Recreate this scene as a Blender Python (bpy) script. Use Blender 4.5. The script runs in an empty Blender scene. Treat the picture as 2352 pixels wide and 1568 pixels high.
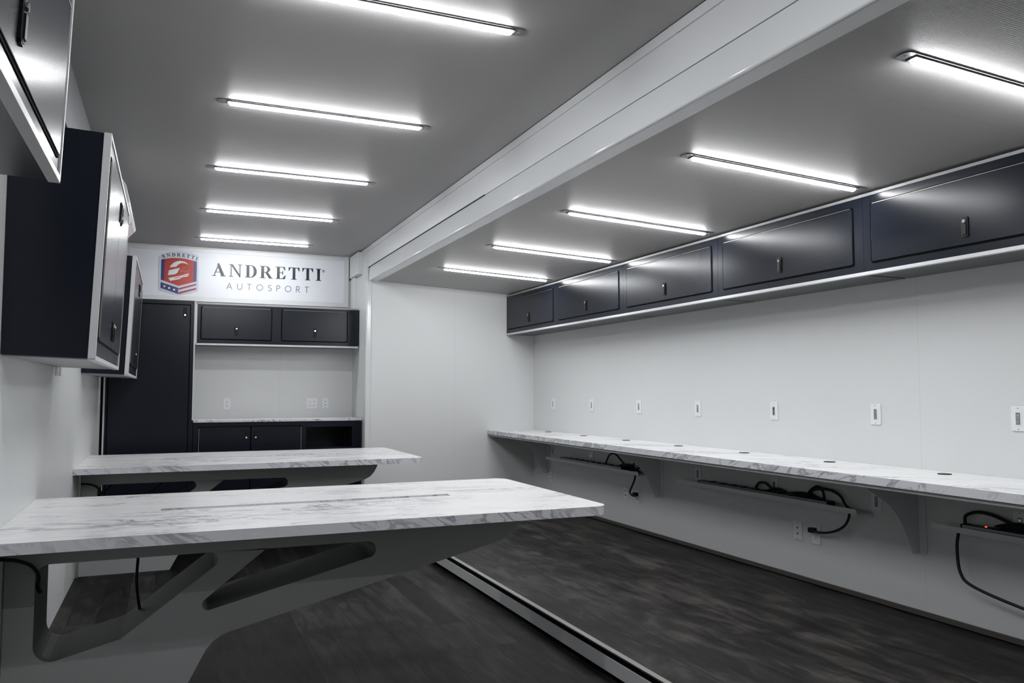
import bpy, bmesh, math, random
from mathutils import Vector, Matrix
random.seed(7)
PI = math.pi
C = bpy.context.scene.collection
sc = bpy.context.scene

# ---------------------------------------------------------------- camera, world, exposure
H = 1.28                      # eye height above the main floor; heights below are given relative to the eye
cd = bpy.data.cameras.new('camera'); cam = bpy.data.objects.new('camera', cd); C.objects.link(cam)
cd.sensor_width = 36.0; cd.sensor_fit = 'HORIZONTAL'; cd.lens = 1845.8 / 2352 * 36
cd.clip_start = 0.02; cd.clip_end = 60
cam.location = (0, 0, H); cam.rotation_euler = (PI/2 + 0.0625, 0, -0.4027)
sc.camera = cam
w = bpy.data.worlds.new('world'); sc.world = w; w.use_nodes = True
w.node_tree.nodes['Background'].inputs[0].default_value = (0.5, 0.55, 0.6, 1)
w.node_tree.nodes['Background'].inputs[1].default_value = 0.02
sc.view_settings.view_transform = 'Standard'; sc.view_settings.look = 'None'
sc.view_settings.exposure = 0.0; sc.view_settings.gamma = 1.0
sc.view_settings.use_curve_mapping = False
LED = 96.0                    # radiance of the LED lenses

# ---------------------------------------------------------------- materials
def new_mat(name, col, rough=0.5, metal=0.0, spec=0.5, coat=0.0, coat_rough=0.1):
    m = bpy.data.materials.new(name); m.use_nodes = True
    b = m.node_tree.nodes['Principled BSDF']
    b.inputs['Base Color'].default_value = (*col, 1); b.inputs['Roughness'].default_value = rough
    b.inputs['Metallic'].default_value = metal; b.inputs['Specular IOR Level'].default_value = spec
    b.inputs['Coat Weight'].default_value = coat; b.inputs['Coat Roughness'].default_value = coat_rough
    return m
def N(m, t, **kw):
    n = m.node_tree.nodes.new(t)
    for k, v in kw.items():
        if k == 'inp':
            for a, b in v.items(): n.inputs[a].default_value = b
        else: setattr(n, k, v)
    return n
def lk(m, a, b): m.node_tree.links.new(a, b)
def bsdf(m): return m.node_tree.nodes['Principled BSDF']
def coords(m, sx=1, sy=1, sz=1, rot=(0, 0, 0)):
    g = N(m, 'ShaderNodeNewGeometry'); mp = N(m, 'ShaderNodeMapping')
    mp.inputs['Scale'].default_value = (sx, sy, sz); mp.inputs['Rotation'].default_value = rot
    lk(m, g.outputs['Position'], mp.inputs['Vector']); return mp.outputs[0]
def math_n(m, op, a, b=None, clamp=False):
    n = N(m, 'ShaderNodeMath', operation=op); n.use_clamp = clamp
    for i, v in enumerate((a, b)):
        if v is None: continue
        if isinstance(v, (int, float)): n.inputs[i].default_value = v
        else: lk(m, v, n.inputs[i])
    return n.outputs[0]
def ramp(m, fac, pts):
    r = N(m, 'ShaderNodeValToRGB'); e = r.color_ramp.elements
    while len(e) < len(pts): e.new(0.5)
    for i, (p, c) in enumerate(pts):
        e[i].position = p; e[i].color = (*c, 1) if len(c) == 3 else c
    lk(m, fac, r.inputs[0]); return r.outputs[0]
def mixc(m, fac, a, b):
    n = N(m, 'ShaderNodeMix', data_type='RGBA')
    for s, v in ((n.inputs[0], fac), (n.inputs[6], a), (n.inputs[7], b)):
        if isinstance(v, (int, float)): s.default_value = v
        elif isinstance(v, tuple): s.default_value = (*v, 1)
        else: lk(m, v, s)
    return n.outputs[2]
def bump(m, h, strength, dist=0.001):
    b = N(m, 'ShaderNodeBump', inp={'Strength': strength, 'Distance': dist}); lk(m, h, b.inputs['Height'])
    lk(m, b.outputs[0], bsdf(m).inputs['Normal'])
def seams(m, comp, first, step, base, dark=0.84, width=0.0014, others=()):
    """thin panel joints every `step` metres along one world axis"""
    g = N(m, 'ShaderNodeNewGeometry'); s = N(m, 'ShaderNodeSeparateXYZ'); lk(m, g.outputs['Position'], s.inputs[0])
    a = math_n(m, 'ADD', math_n(m, 'SUBTRACT', s.outputs[comp], first), step * 200.5)
    f = math_n(m, 'ABSOLUTE', math_n(m, 'SUBTRACT', math_n(m, 'MODULO', a, step), step / 2))
    line = math_n(m, 'LESS_THAN', f, width)
    c = mixc(m, line, base, tuple(x * dark for x in base))
    lk(m, c, bsdf(m).inputs['Base Color'])

def m_wall(name, comp, first, step, col=(0.70, 0.71, 0.71)):
    m = new_mat(name, col, 0.42, spec=0.35); seams(m, comp, first, step, col)
    n = N(m, 'ShaderNodeTexNoise', inp={'Scale': 260.0, 'Detail': 2.0}); lk(m, coords(m), n.inputs['Vector'])
    bump(m, n.outputs[0], 0.12, 0.0008); return m
WALL_R = m_wall('white_wall_panel', 1, 3.036, 12.0)
WALL_E = m_wall('white_end_panel', 0, 2.712, 1.22)
WALL_L = m_wall('white_left_panel', 1, 16.0, 40.0)
WALL_B = m_wall('white_back_panel', 0, 3.5, 2.44)
def m_ceil(name, first, step):
    col = (0.435, 0.425, 0.418)
    m = new_mat(name, col, 0.5, spec=0.3); seams(m, 1, first, step, col, 0.8, 0.0013)
    g = N(m, 'ShaderNodeNewGeometry'); s = N(m, 'ShaderNodeSeparateXYZ'); lk(m, g.outputs['Position'], s.inputs[0])
    r = math_n(m, 'SINE', math_n(m, 'MULTIPLY', s.outputs[1], 700.0))
    n = N(m, 'ShaderNodeTexNoise', inp={'Scale': 180.0, 'Detail': 1.0}); lk(m, coords(m), n.inputs['Vector'])
    bump(m, math_n(m, 'ADD', r, n.outputs[0]), 0.10, 0.0006); return m
CEIL = m_ceil('grey_white_ceiling_panel', 3.825, 1.2832)
CEIL2 = m_ceil('slide_out_ceiling_panel', 2.13, 1.225)
GLOSS = new_mat('glossy_white_trim', (0.72, 0.735, 0.745), 0.12, spec=0.5)
SATIN = new_mat('satin_white_metal', (0.70, 0.71, 0.72), 0.38, spec=0.5)
CUTOUT = new_mat('dark_cutout_faces', (0.13, 0.135, 0.132), 0.5, spec=0.3)  # darker tone for the inner faces of the support cut-outs
LAM = new_mat('pale_grey_laminate', (0.42, 0.435, 0.43), 0.45, spec=0.35)
n = N(LAM, 'ShaderNodeTexNoise', inp={'Scale': 300.0, 'Detail': 2.0}); lk(LAM, coords(LAM), n.inputs['Vector']); bump(LAM, n.outputs[0], 0.08, 0.0006)
WTRIM = new_mat('white_edge_trim', (0.64, 0.65, 0.66), 0.35)
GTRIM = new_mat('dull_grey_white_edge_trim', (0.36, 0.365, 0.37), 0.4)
HINGE = new_mat('dull_hinge_metal', (0.30, 0.29, 0.27), 0.5, metal=0.8)
ALU = new_mat('brushed_aluminium', (0.62, 0.60, 0.57), 0.3, metal=1.0)
GREYM = new_mat('grey_lamp_metal', (0.26, 0.27, 0.28), 0.4, metal=0.7)
BLACK = new_mat('black_rubber', (0.006, 0.006, 0.007), 0.6)
VOID = new_mat('black_recess', (0.002, 0.002, 0.002), 0.9, spec=0.1)
BLKP = new_mat('black_plastic', (0.006, 0.006, 0.007), 0.4, spec=0.25)
LFACE = new_mat('latch_paddle_black', (0.010, 0.010, 0.012), 0.5, spec=0.2)
CHROME = new_mat('chrome', (0.85, 0.86, 0.87), 0.12, metal=1.0)
PLATE = new_mat('white_plate_plastic', (0.82, 0.83, 0.85), 0.3)
GREYP = new_mat('grey_plastic', (0.22, 0.22, 0.23), 0.4)
STEEL = new_mat('strip_housing_grey', (0.33, 0.34, 0.35), 0.35, metal=0.5)
ACW = new_mat('air_conditioner_white', (0.78, 0.79, 0.80), 0.2)
ACP = new_mat('display_panel_red_reflection', (0.62, 0.52, 0.52), 0.2)  # red light reflected on the display panel is tinted into its base colour
def m_dark():
    m = new_mat('charcoal_blue_powder_coat', (0.0100, 0.0125, 0.0200), 0.235, spec=0.24)
    return m
DARK = m_dark()
UNDER2 = new_mat('mid_grey_cabinet_bottom', (0.30, 0.31, 0.31), 0.4)
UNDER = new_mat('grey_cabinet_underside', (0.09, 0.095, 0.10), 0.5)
def emit(name, col, s):
    m = bpy.data.materials.new(name); m.use_nodes = True; nt = m.node_tree; nt.nodes.clear()
    e = nt.nodes.new('ShaderNodeEmission'); o = nt.nodes.new('ShaderNodeOutputMaterial')
    e.inputs[0].default_value = (*col, 1); e.inputs[1].default_value = s; nt.links.new(e.outputs[0], o.inputs[0]); return m
LENS = emit('led_lens', (0.965, 0.98, 1.0), LED)
REDLED = emit('red_indicator', (1.0, 0.08, 0.02), 2.0)

def m_marble(name, rot, off, clusters=(), edge_axis=0):
    m = new_mat(name, (0.8, 0.8, 0.8), 0.25, spec=0.4)
    g = N(m, 'ShaderNodeNewGeometry')
    ad = N(m, 'ShaderNodeVectorMath', operation='ADD'); ad.inputs[1].default_value = off; lk(m, g.outputs['Position'], ad.inputs[0])
    def mp(sc_, r):
        q = N(m, 'ShaderNodeMapping'); q.inputs['Rotation'].default_value = (0, 0, r); 
        lk(m, ad.outputs[0], q.inputs['Vector'])
        q2 = N(m, 'ShaderNodeVectorMath', operation='MULTIPLY'); q2.inputs[1].default_value = sc_
        lk(m, q.outputs[0], q2.inputs[0]); return q2.outputs[0]
    v = mp((1.0, 3.6, 3.6), rot)
    def ridge(vec, scale, detail, width, rough=0.6, dist=0.8):
        n = N(m, 'ShaderNodeTexNoise', inp={'Scale': scale, 'Detail': detail, 'Roughness': rough, 'Distortion': dist}); lk(m, vec, n.inputs['Vector'])
        r = math_n(m, 'ABSOLUTE', math_n(m, 'SUBTRACT', n.outputs[0], 0.5))
        return math_n(m, 'SUBTRACT', 1.0, math_n(m, 'DIVIDE', r, width), clamp=True)
    veins = ridge(v, 2.1, 7.0, 0.028)
    fine = ridge(mp((1.6, 7.5, 7.5), rot + 0.12), 2.3, 6.0, 0.035, 0.65, 1.2)
    msk = N(m, 'ShaderNodeTexNoise', inp={'Scale': 1.7, 'Detail': 3.0}); lk(m, mp((1.0, 2.2, 2.2), rot), msk.inputs['Vector'])
    mk = ramp(m, msk.outputs[0], [(0.47, (0.06, 0.06, 0.06)), (0.66, (1, 1, 1))])
    for cx, cy in clusters:        # printed vein clusters of the laminate sheet
        df = N(m, 'ShaderNodeVectorMath', operation='SUBTRACT'); df.inputs[1].default_value = (cx, cy, H-0.5); lk(m, g.outputs['Position'], df.inputs[0])
        sc2 = N(m, 'ShaderNodeVectorMath', operation='MULTIPLY'); sc2.inputs[1].default_value = (1.7, 3.6, 2.0); lk(m, df.outputs[0], sc2.inputs[0])
        ln = N(m, 'ShaderNodeVectorMath', operation='LENGTH'); lk(m, sc2.outputs[0], ln.inputs[0])
        mk = math_n(m, 'MAXIMUM', mk, math_n(m, 'SUBTRACT', 1.25, ln.outputs['Value'], clamp=True))
    cl = N(m, 'ShaderNodeTexNoise', inp={'Scale': 2.6, 'Detail': 5.0, 'Roughness': 0.6}); lk(m, v, cl.inputs['Vector'])
    cloud = ramp(m, cl.outputs[0], [(0.35, (0.87, 0.87, 0.87)), (0.6, (0.84, 0.842, 0.845)), (0.8, (0.72, 0.725, 0.75))])
    c1 = mixc(m, math_n(m, 'MULTIPLY', math_n(m, 'MULTIPLY', fine, mk), 0.62), cloud, (0.32, 0.32, 0.38))
    c2 = mixc(m, math_n(m, 'MULTIPLY', math_n(m, 'MULTIPLY', veins, mk), 0.85), c1, (0.16, 0.16, 0.20))
    tn = N(m, 'ShaderNodeTexNoise', inp={'Scale': 3.3, 'Detail': 2.0}); lk(m, ad.outputs[0], tn.inputs['Vector'])
    tan = math_n(m, 'MULTIPLY', math_n(m, 'MULTIPLY', ramp(m, tn.outputs[0], [(0.60, (0, 0, 0)), (0.68, (1, 1, 1))]), fine), 0.5)
    top = mixc(m, tan, c2, (0.50, 0.43, 0.38))
    # rolled edge: the same print cut across, so short slanting veins
    es = N(m, 'ShaderNodeSeparateXYZ'); lk(m, ad.outputs[0], es.inputs[0])
    al = es.outputs[edge_axis]; sl = math_n(m, 'ADD', math_n(m, 'MULTIPLY', al, 5.0), math_n(m, 'MULTIPLY', es.outputs[2], 5.5))
    cb = N(m, 'ShaderNodeCombineXYZ'); lk(m, sl, cb.inputs[0]); lk(m, math_n(m, 'MULTIPLY', es.outputs[2], 6.0), cb.inputs[1]); lk(m, math_n(m, 'MULTIPLY', al, 0.6), cb.inputs[2])
    ev = ridge(cb.outputs[0], 1.1, 6.0, 0.045, 0.6, 1.0)
    em_ = N(m, 'ShaderNodeTexNoise', inp={'Scale': 0.55, 'Detail': 3.0}); lk(m, cb.outputs[0], em_.inputs['Vector'])
    emk = ramp(m, em_.outputs[0], [(0.36, (0.08, 0.08, 0.08)), (0.54, (1, 1, 1))])
    ec = mixc(m, math_n(m, 'MULTIPLY', math_n(m, 'MULTIPLY', ev, emk), 0.8), (0.74, 0.75, 0.78), (0.22, 0.22, 0.27))
    et = ramp(m, em_.outputs[0], [(0.58, (0, 0, 0)), (0.66, (1, 1, 1))])
    ec = mixc(m, math_n(m, 'MULTIPLY', math_n(m, 'MULTIPLY', ev, et), 0.6), ec, (0.48, 0.40, 0.36))
    ns = N(m, 'ShaderNodeSeparateXYZ'); lk(m, g.outputs['Normal'], ns.inputs[0])
    lk(m, mixc(m, math_n(m, 'LESS_THAN', math_n(m, 'ABSOLUTE', ns.outputs[2]), 0.6), top, ec), bsdf(m).inputs['Base Color']); return m
MARBLE = m_marble('white_marble_laminate', 0.10, (0.3, 0.45, 0.0), ((0.02, 3.50), (0.55, 3.62), (0.15, 6.35), (1.35, 6.6)))
MARBLE2 = m_marble('white_marble_laminate_counter', 0.9, (3.1, 1.2, 0.0), edge_axis=1)

def m_floor(name, off, contrast, dirt, g):
    m = new_mat(name, (0.05, 0.048, 0.047), 0.5, spec=0.12 if g < 1 else 0.2)
    rotv = coords(m, 1, 1, 1, (0, 0, PI/2))
    ad = N(m, 'ShaderNodeVectorMath', operation='ADD'); ad.inputs[1].default_value = off; lk(m, rotv, ad.inputs[0])
    br = N(m, 'ShaderNodeTexBrick', offset=0.37, offset_frequency=2, squash=1.0)
    for k, v in {'Color1': (0, 0, 0, 1), 'Color2': (1, 1, 1, 1), 'Mortar': (0, 0, 0, 1), 'Scale': 1.0, 'Mortar Size': 0.0018, 'Mortar Smooth': 0.2, 'Bias': 0.0, 'Brick Width': 1.22, 'Row Height': 0.145}.items():
        br.inputs[k].default_value = v
    lk(m, ad.outputs[0], br.inputs['Vector'])
    # grain stretched along the planks
    gr = N(m, 'ShaderNodeTexNoise', inp={'Scale': 1.0, 'Detail': 6.0, 'Roughness': 0.62, 'Distortion': 0.6}); lk(m, coords(m, 15, 2.8, 15), gr.inputs['Vector'])
    bl = N(m, 'ShaderNodeTexNoise', inp={'Scale': 2.6, 'Detail': 8.0, 'Roughness': 0.68, 'Distortion': 0.5}); lk(m, coords(m, 1.8, 1, 1), bl.inputs['Vector'])
    f = math_n(m, 'ADD', math_n(m, 'MULTIPLY', gr.outputs[0], 0.75), math_n(m, 'MULTIPLY', bl.outputs[0], 0.65 * dirt))
    f = math_n(m, 'SUBTRACT', f, 0.375 + 0.325 * dirt - 0.5)
    f = math_n(m, 'ADD', f, math_n(m, 'MULTIPLY', math_n(m, 'SUBTRACT', br.outputs['Color'], 0.5), 0.20 * contrast))
    col = ramp(m, f, [(0.32, (0.007*g, 0.0063*g, 0.0060*g)), (0.5, (0.021*g, 0.0190*g, 0.0180*g)), (0.70, (0.060*g, 0.0550*g, 0.0515*g))])
    col = mixc(m, br.outputs['Fac'], col, (0.006, 0.0056, 0.0055))
    lk(m, col, bsdf(m).inputs['Base Color'])
    lk(m, math_n(m, 'ADD', math_n(m, 'MULTIPLY', bl.outputs[0], 0.25), 0.40), bsdf(m).inputs['Roughness'])
    bump(m, math_n(m, 'SUBTRACT', gr.outputs[0], math_n(m, 'MULTIPLY', br.outputs['Fac'], 2.0)), 0.25, 0.0012)
    return m
FLOOR = m_floor('dark_grey_wood_planks', (0.2, 0.055, 0), 1.1, 0.8, 0.85)
FLOOR2 = m_floor('dark_grey_scuffed_planks', (0.9, 0.11, 0), 0.4, 1.5, 1.08)

# ---------------------------------------------------------------- mesh builder
class MB:
    def __init__(self): self.bm = bmesh.new()
    def _f(self, vs, mi, smooth=False):
        try: f = self.bm.faces.new(vs); f.material_index = mi; f.smooth = smooth; return f
        except ValueError: return None
    def box(self, x0, x1, y0, y1, z0, z1, mi=0):
        x0, x1 = sorted((x0, x1)); y0, y1 = sorted((y0, y1)); z0, z1 = sorted((z0, z1))
        v = [self.bm.verts.new(p) for p in ((x0,y0,z0),(x1,y0,z0),(x1,y1,z0),(x0,y1,z0),(x0,y0,z1),(x1,y0,z1),(x1,y1,z1),(x0,y1,z1))]
        for q in ((0,3,2,1),(4,5,6,7),(0,1,5,4),(1,2,6,5),(2,3,7,6),(3,0,4,7)): self._f([v[i] for i in q], mi)
        return self
    def prism(self, poly, axis, a, b, mi=0, holes=(), hmi=None):
        """extrude a 2-D outline (with holes) along an axis; axis x: (y,z), y: (x,z), z: (x,y)"""
        def P(p, t): return (t, p[0], p[1]) if axis == 'x' else (p[0], t, p[1]) if axis == 'y' else (p[0], p[1], t)
        loops = [list(poly)] + [list(h) for h in holes]
        caps = []
        for t in (a, b):
            rings = [[self.bm.verts.new(P(p, t)) for p in L] for L in loops]
            if holes:
                es = [self.bm.edges.new((r[i], r[(i+1) % len(r)])) for r in rings for i in range(len(r))]
                res = bmesh.ops.triangle_fill(self.bm, edges=es, use_beauty=True, use_dissolve=False)
                for g in res['geom']:
                    if isinstance(g, bmesh.types.BMFace): g.material_index = mi
            else: self._f(rings[0], mi)
            caps.append(rings)
        for n_, (r0, r1) in enumerate(zip(*caps)):
            for i in range(len(r0)):
                j = (i+1) % len(r0); self._f([r0[i], r0[j], r1[j], r1[i]], mi if (n_ == 0 or hmi is None) else hmi)
        return self
    def cyl(self, c, r, axis, a, b, mi=0, seg=20, r2=None):
        """cylinder about centre c (the two coordinates off the axis)"""
        r2 = r if r2 is None else r2
        def P(p, t): return (t, p[0], p[1]) if axis == 'x' else (p[0], t, p[1]) if axis == 'y' else (p[0], p[1], t)
        R = []
        for t, q in ((a, r), (b, r2)):
            R.append([self.bm.verts.new(P((c[0]+q*math.cos(2*PI*i/seg), c[1]+q*math.sin(2*PI*i/seg)), t)) for i in range(seg)])
            self._f(R[-1], mi)
        for i in range(seg): self._f([R[0][i], R[0][(i+1)%seg], R[1][(i+1)%seg], R[1][i]], mi, True)
        return self
    def tube(self, pts, r, mi=0, seg=8, sub=6):
        P = [Vector(p) for p in pts]; path = []
        for i in range(len(P)-1):
            p0 = P[max(i-1,0)]; p1 = P[i]; p2 = P[i+1]; p3 = P[min(i+2,len(P)-1)]
            for k in range(sub):
                t = k/sub
                path.append(0.5*((2*p1)+(-p0+p2)*t+(2*p0-5*p1+4*p2-p3)*t*t+(-p0+3*p1-3*p2+p3)*t**3))
        path.append(P[-1]); prev = None; rings = []
        for i, p in enumerate(path):
            d = (path[min(i+1,len(path)-1)] - path[max(i-1,0)]).normalized()
            if prev is None: u = d.orthogonal().normalized()
            else: u = (prev - d*prev.dot(d)).normalized()
            prev = u; v = d.cross(u)
            rings.append([self.bm.verts.new(p + r*(u*math.cos(2*PI*k/seg)+v*math.sin(2*PI*k/seg))) for k in range(seg)])
        for a, b in zip(rings, rings[1:]):
            for k in range(seg): self._f([a[k], a[(k+1)%seg], b[(k+1)%seg], b[k]], mi, True)
        self._f(rings[0], mi); self._f(rings[-1], mi); return self
    def build(self, name, mats, parent=None, off=(0,0,0), bevel=0.0, seg=2, M=None, smooth=False):
        bmesh.ops.recalc_face_normals(self.bm, faces=self.bm.faces)
        if M is not None: bmesh.ops.transform(self.bm, matrix=M, verts=self.bm.verts)
        if any(off): bmesh.ops.translate(self.bm, vec=Vector(off), verts=self.bm.verts)
        me = bpy.data.meshes.new(name); self.bm.to_mesh(me); self.bm.free()
        for m in (mats if isinstance(mats, (list, tuple)) else [mats]): me.materials.append(m)
        if smooth:
            for p in me.polygons: p.use_smooth = True
        o = bpy.data.objects.new(name, me); C.objects.link(o)
        if parent is not None: o.parent = parent
        if bevel:
            b = o.modifiers.new('bevel', 'BEVEL'); b.width = bevel; b.segments = seg; b.limit_method = 'ANGLE'; b.angle_limit = math.radians(40)
        return o
def rnd(poly, radii, seg=6):
    out = []; n = len(poly)
    for i in range(n):
        p = Vector(poly[i]); r = radii[i] if isinstance(radii, (list, tuple)) else radii
        if r <= 0: out.append(tuple(p)); continue
        a = (Vector(poly[i-1]) - p).normalized(); b = (Vector(poly[(i+1) % n]) - p).normalized()
        ang = a.angle(b); d = r / math.tan(ang/2)
        c = p + (a+b).normalized() * (r / math.sin(ang/2)); s = p + a*d; e = p + b*d
        a0 = math.atan2(s.y-c.y, s.x-c.x); a1 = math.atan2(e.y-c.y, e.x-c.x)
        da = (a1-a0+PI) % (2*PI) - PI
        for k in range(seg+1): out.append((c.x+r*math.cos(a0+da*k/seg), c.y+r*math.sin(a0+da*k/seg)))
    return out
def rrect(x0, x1, z0, z1, r, seg=5): return rnd([(x0,z0),(x1,z0),(x1,z1),(x0,z1)], r, seg)
def tag(o, label, cat, group=None):
    
    o['label'] = label; o['category'] = cat
    if group: o['group'] = group
    return o
def thing(name, label, cat, loc, rot=(0,0,0), group=None):
    o = bpy.data.objects.new(name, None); C.objects.link(o); o.empty_display_size = 0.1
    o.location = (loc[0], loc[1], loc[2] + H); o.rotation_euler = rot
    return tag(o, label, cat, group)
def dup(root, loc, label, group=None):
    r = root.copy(); C.objects.link(r); r.location = (loc[0], loc[1], loc[2] + H); r['label'] = label
    if group: r['group'] = group
    for ch in list(root.children):
        c = ch.copy(); C.objects.link(c); c.parent = r
        for g in list(ch.children):
            d = g.copy(); C.objects.link(d); d.parent = c
    return r
def struct(name, mb, mats, bevel=0.0, off=(0,0,H)):
    o = mb.build(name, mats, None, off, bevel); o['kind'] = 'structure'; return o
def place(o, loc):      # give a single-mesh object an origin at its base
    v = Vector(loc); 
    for q in o.data.vertices: q.co -= v
    o.location = v; return o

# ---------------------------------------------------------------- main dimensions (metres)
XL, XP, XR = -0.567, 1.810, 3.608
YB, YE, YN = 8.64, 7.881, -2.60
ZC, ZF, ZS = 1.458, -1.28, -1.159
BEAM = 1.101
YSN = -1.75                       # near end wall of the slide-out

# ---------------------------------------------------------------- room shell
struct('floor', MB().box(XL-0.1, XP+0.30, YN-0.1, YB+0.1, ZF-0.06, ZF), FLOOR)
struct('floor', MB().box(1.862, XR+0.1, YSN-0.1, YE+0.1, ZS-0.03, ZS), FLOOR2)
struct('ceiling', MB().box(XL-0.1, XP+0.10, YN-0.1, YB+0.1, ZC, ZC+0.08), CEIL)
zc = lambda x: 1.1952 - 0.04776*x
struct('ceiling', MB().prism([(1.88, zc(1.88)), (XR+0.1, zc(XR+0.1)), (XR+0.1, 1.25), (1.88, 1.25)], 'y', YSN-0.1, YE+0.1), CEIL2)
struct('wall_left', MB().box(XL-0.1, XL, YN-0.1, YB+0.1, ZF-0.06, ZC+0.05), WALL_L)
struct('wall_back', MB().box(XL-0.1, XP+0.12, YB, YB+0.1, ZF-0.06, ZC+0.05), WALL_B)
struct('wall_front', MB().box(XL-0.1, XP+0.12, YN-0.1, YN, ZF-0.06, ZC+0.05), WALL_B)
struct('wall_right', MB().box(XR, XR+0.1, YSN-0.1, YE+0.1, ZS-0.05, 1.2), WALL_R)
struct('wall_far', MB().box(1.822, XR+0.1, YE, YE+0.06, ZS-0.2, 1.12), WALL_E)
struct('wall_near', MB().box(1.822, XR+0.1, YSN-0.06, YSN, ZS-0.2, 1.12), WALL_E)
struct('wall_side', MB().box(XP, XP+0.1, YE+0.061, YB+0.1, ZF-0.06, ZC+0.05), WALL_L)
struct('wall_side', MB().box(XP, XP+0.1, YN-0.1, YSN-0.061, ZF-0.06, ZC+0.05), WALL_L)

def header(side):
    """header beam over the slide-out opening / its twin on the left wall (side=-1)"""
    mb = MB(); y0, y1 = YN, YB-0.001
    prof = [(XP+0.004, 1.411), (XP+0.006, 1.249)]
    if side > 0:
        mb.box(XP-0.006, XP+0.1, y0, y1, 1.411, ZC-0.004)                         # top flange
        mb.box(XP-0.004, XP+0.1, y0, y1, ZC-0.005, ZC-0.0005, 1)                  # dark sealant joint
        mb.box(XP+0.003, XP+0.1, y0, y1, 1.2485, 1.411)                           # upper panel
        mb.box(XP-0.001, XP+0.1, 4.7, YE+0.1, 1.2465, 1.2495, 1)                   # joint between the panels
    else:
        mb.box(-0.437, XL+0.001, y0, y1, 1.405, ZC-0.001)
        mb.box(-0.430, XL+0.001, y0, y1, 1.25, 1.405)
        mb.box(-0.424, XL+0.001, y0, y1, 1.12, 1.25)
    return mb
t1 = struct('trim_1', header(1), [SATIN, BLACK])
# lower fascia of the header, leaning slightly upwards, with a rounded glossy bottom edge
fas = rnd([(XP+0.008, 1.2465), (XP-0.006, BEAM), (1.896, BEAM), (1.896, 1.2465)], [0.001, 0.012, 0.004, 0.001], 8)
struct('trim_2', MB().prism(fas, 'y', YSN, YE), GLOSS)
struct('trim_3', header(-1), new_mat('grey_header_metal', (0.20, 0.21, 0.215), 0.5))
# glossy corner post at the far end of the opening and the matching one behind
for a, nm in ((YE-0.02, 'trim_4'), (YSN-0.03, 'trim_5')):
    struct(nm, MB().prism(rnd([(1.777, a), (1.828, a), (1.828, a+0.05), (1.777, a+0.05)], [0.014, 0.003, 0.003, 0.003]), 'z', ZF, BEAM+0.0), GLOSS)
# cover box and riser strip in the far right ceiling corner
struct('trim_6', MB().box(1.762, XP, 8.20, 8.60, 1.215, 1.445).box(1.765, XP, 8.603, 8.639, 1.2, 1.45, 1).box(1.775, XP-0.0, 8.45, 8.60, 0.87, 1.21), [SATIN, BLACK], 0.003)
# step: aluminium nosing, dark channel, white fascia
st = MB()
st.box(1.843, 1.872, YSN, YE-0.001, ZS-0.004, ZS+0.003, 0)
st.box(1.850, 1.90, YSN, YE-0.001, -1.190, ZS-0.004, 1)
st.box(1.841, 1.90, YSN, YE-0.001, -1.252, -1.190, 2)
st.box(1.875, 1.90, YSN, YE-0.001, ZF, -1.252, 1)
struct('trim_7', st, [ALU, VOID, GLOSS])
struct('baseboard_right', MB().box(XR-0.010, XR, YSN, YE, ZS+0.006, -1.126).box(XR-0.004, XR, YSN, YE, ZS, ZS+0.006, 1), [new_mat('brown_grey_baseboard', (0.085, 0.080, 0.073), 0.45), VOID], 0.001)
struct('baseboard_far', MB().box(1.83, XR-0.011, YE-0.008, YE, ZS, -1.126), new_mat('brown_grey_baseboard_end', (0.085, 0.080, 0.073), 0.45))
# two short cleats on the left wall between the cabinets
# ---------------------------------------------------------------- LED ceiling lights
def make_light():
    r = thing('ceiling_light', '', 'ceiling light', (0, 0, 0))
    L = 1.107; W = 0.062
    MB().prism(rrect(0, L, -W/2, W/2, 0.022), 'z', -0.004, -0.0002, 0).box(0.045, L-0.045, -0.022, 0.022, -0.009, -0.004).build('housing', [GREYM], r, bevel=0.001)
    mb = MB(); seg = 10; R = 0.0165; x0, x1 = 0.056, L-0.056
    rings = []
    for x, q in ((x0, 0.55), (x0+0.004, 0.85), (x0+0.012, 1), (x1-0.012, 1), (x1-0.004, 0.85), (x1, 0.55)):
        rings.append([mb.bm.verts.new((x, q*R*math.cos(PI*k/seg), -0.009-q*R*0.72*math.sin(PI*k/seg))) for k in range(seg+1)])
    for a, b in zip(rings, rings[1:]):
        for k in range(seg): mb._f([a[k], a[k+1], b[k+1], b[k]], 0, True)
        mb._f([a[0], b[0], b[-1], a[-1]], 0)
    mb._f(rings[0], 0); mb._f(rings[-1], 0)
    mb.build('lens', [LENS], r)
    for x in (0.022, L-0.022): MB().cyl((x, 0), 0.004, 'z', -0.0055, -0.0035, seg=10).build('screw', [GREYM], r)
    return r
lt = make_light()
ml = [(8.096, 'LED bar on the main ceiling nearest the back wall sign'),
      (6.80, 'LED bar on the main ceiling, second one out from the back wall sign'),
      (5.485, 'LED bar on the main ceiling, middle of the row of five'),
      (4.197, 'LED bar on the main ceiling, second nearest of the five in view'),
      (2.912, 'large LED bar on the main ceiling cut off by the top edge of the photo'),
      (1.63, 'LED bar on the main ceiling just out of view above the viewer'),
      (0.35, 'LED bar on the main ceiling out of view behind the viewer')]
first = True
GA = 'LED bars in a row on the main ceiling'; GB = 'LED bars in a row on the slide-out ceiling'
for y, lab in ml:
    loc = (0.187, y, ZC)
    if first: lt.location = (loc[0], loc[1], loc[2]+H); lt['label'] = lab; lt['group'] = GA; first = False; o = lt
    else: o = dup(lt, loc, lab, GA)
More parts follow.
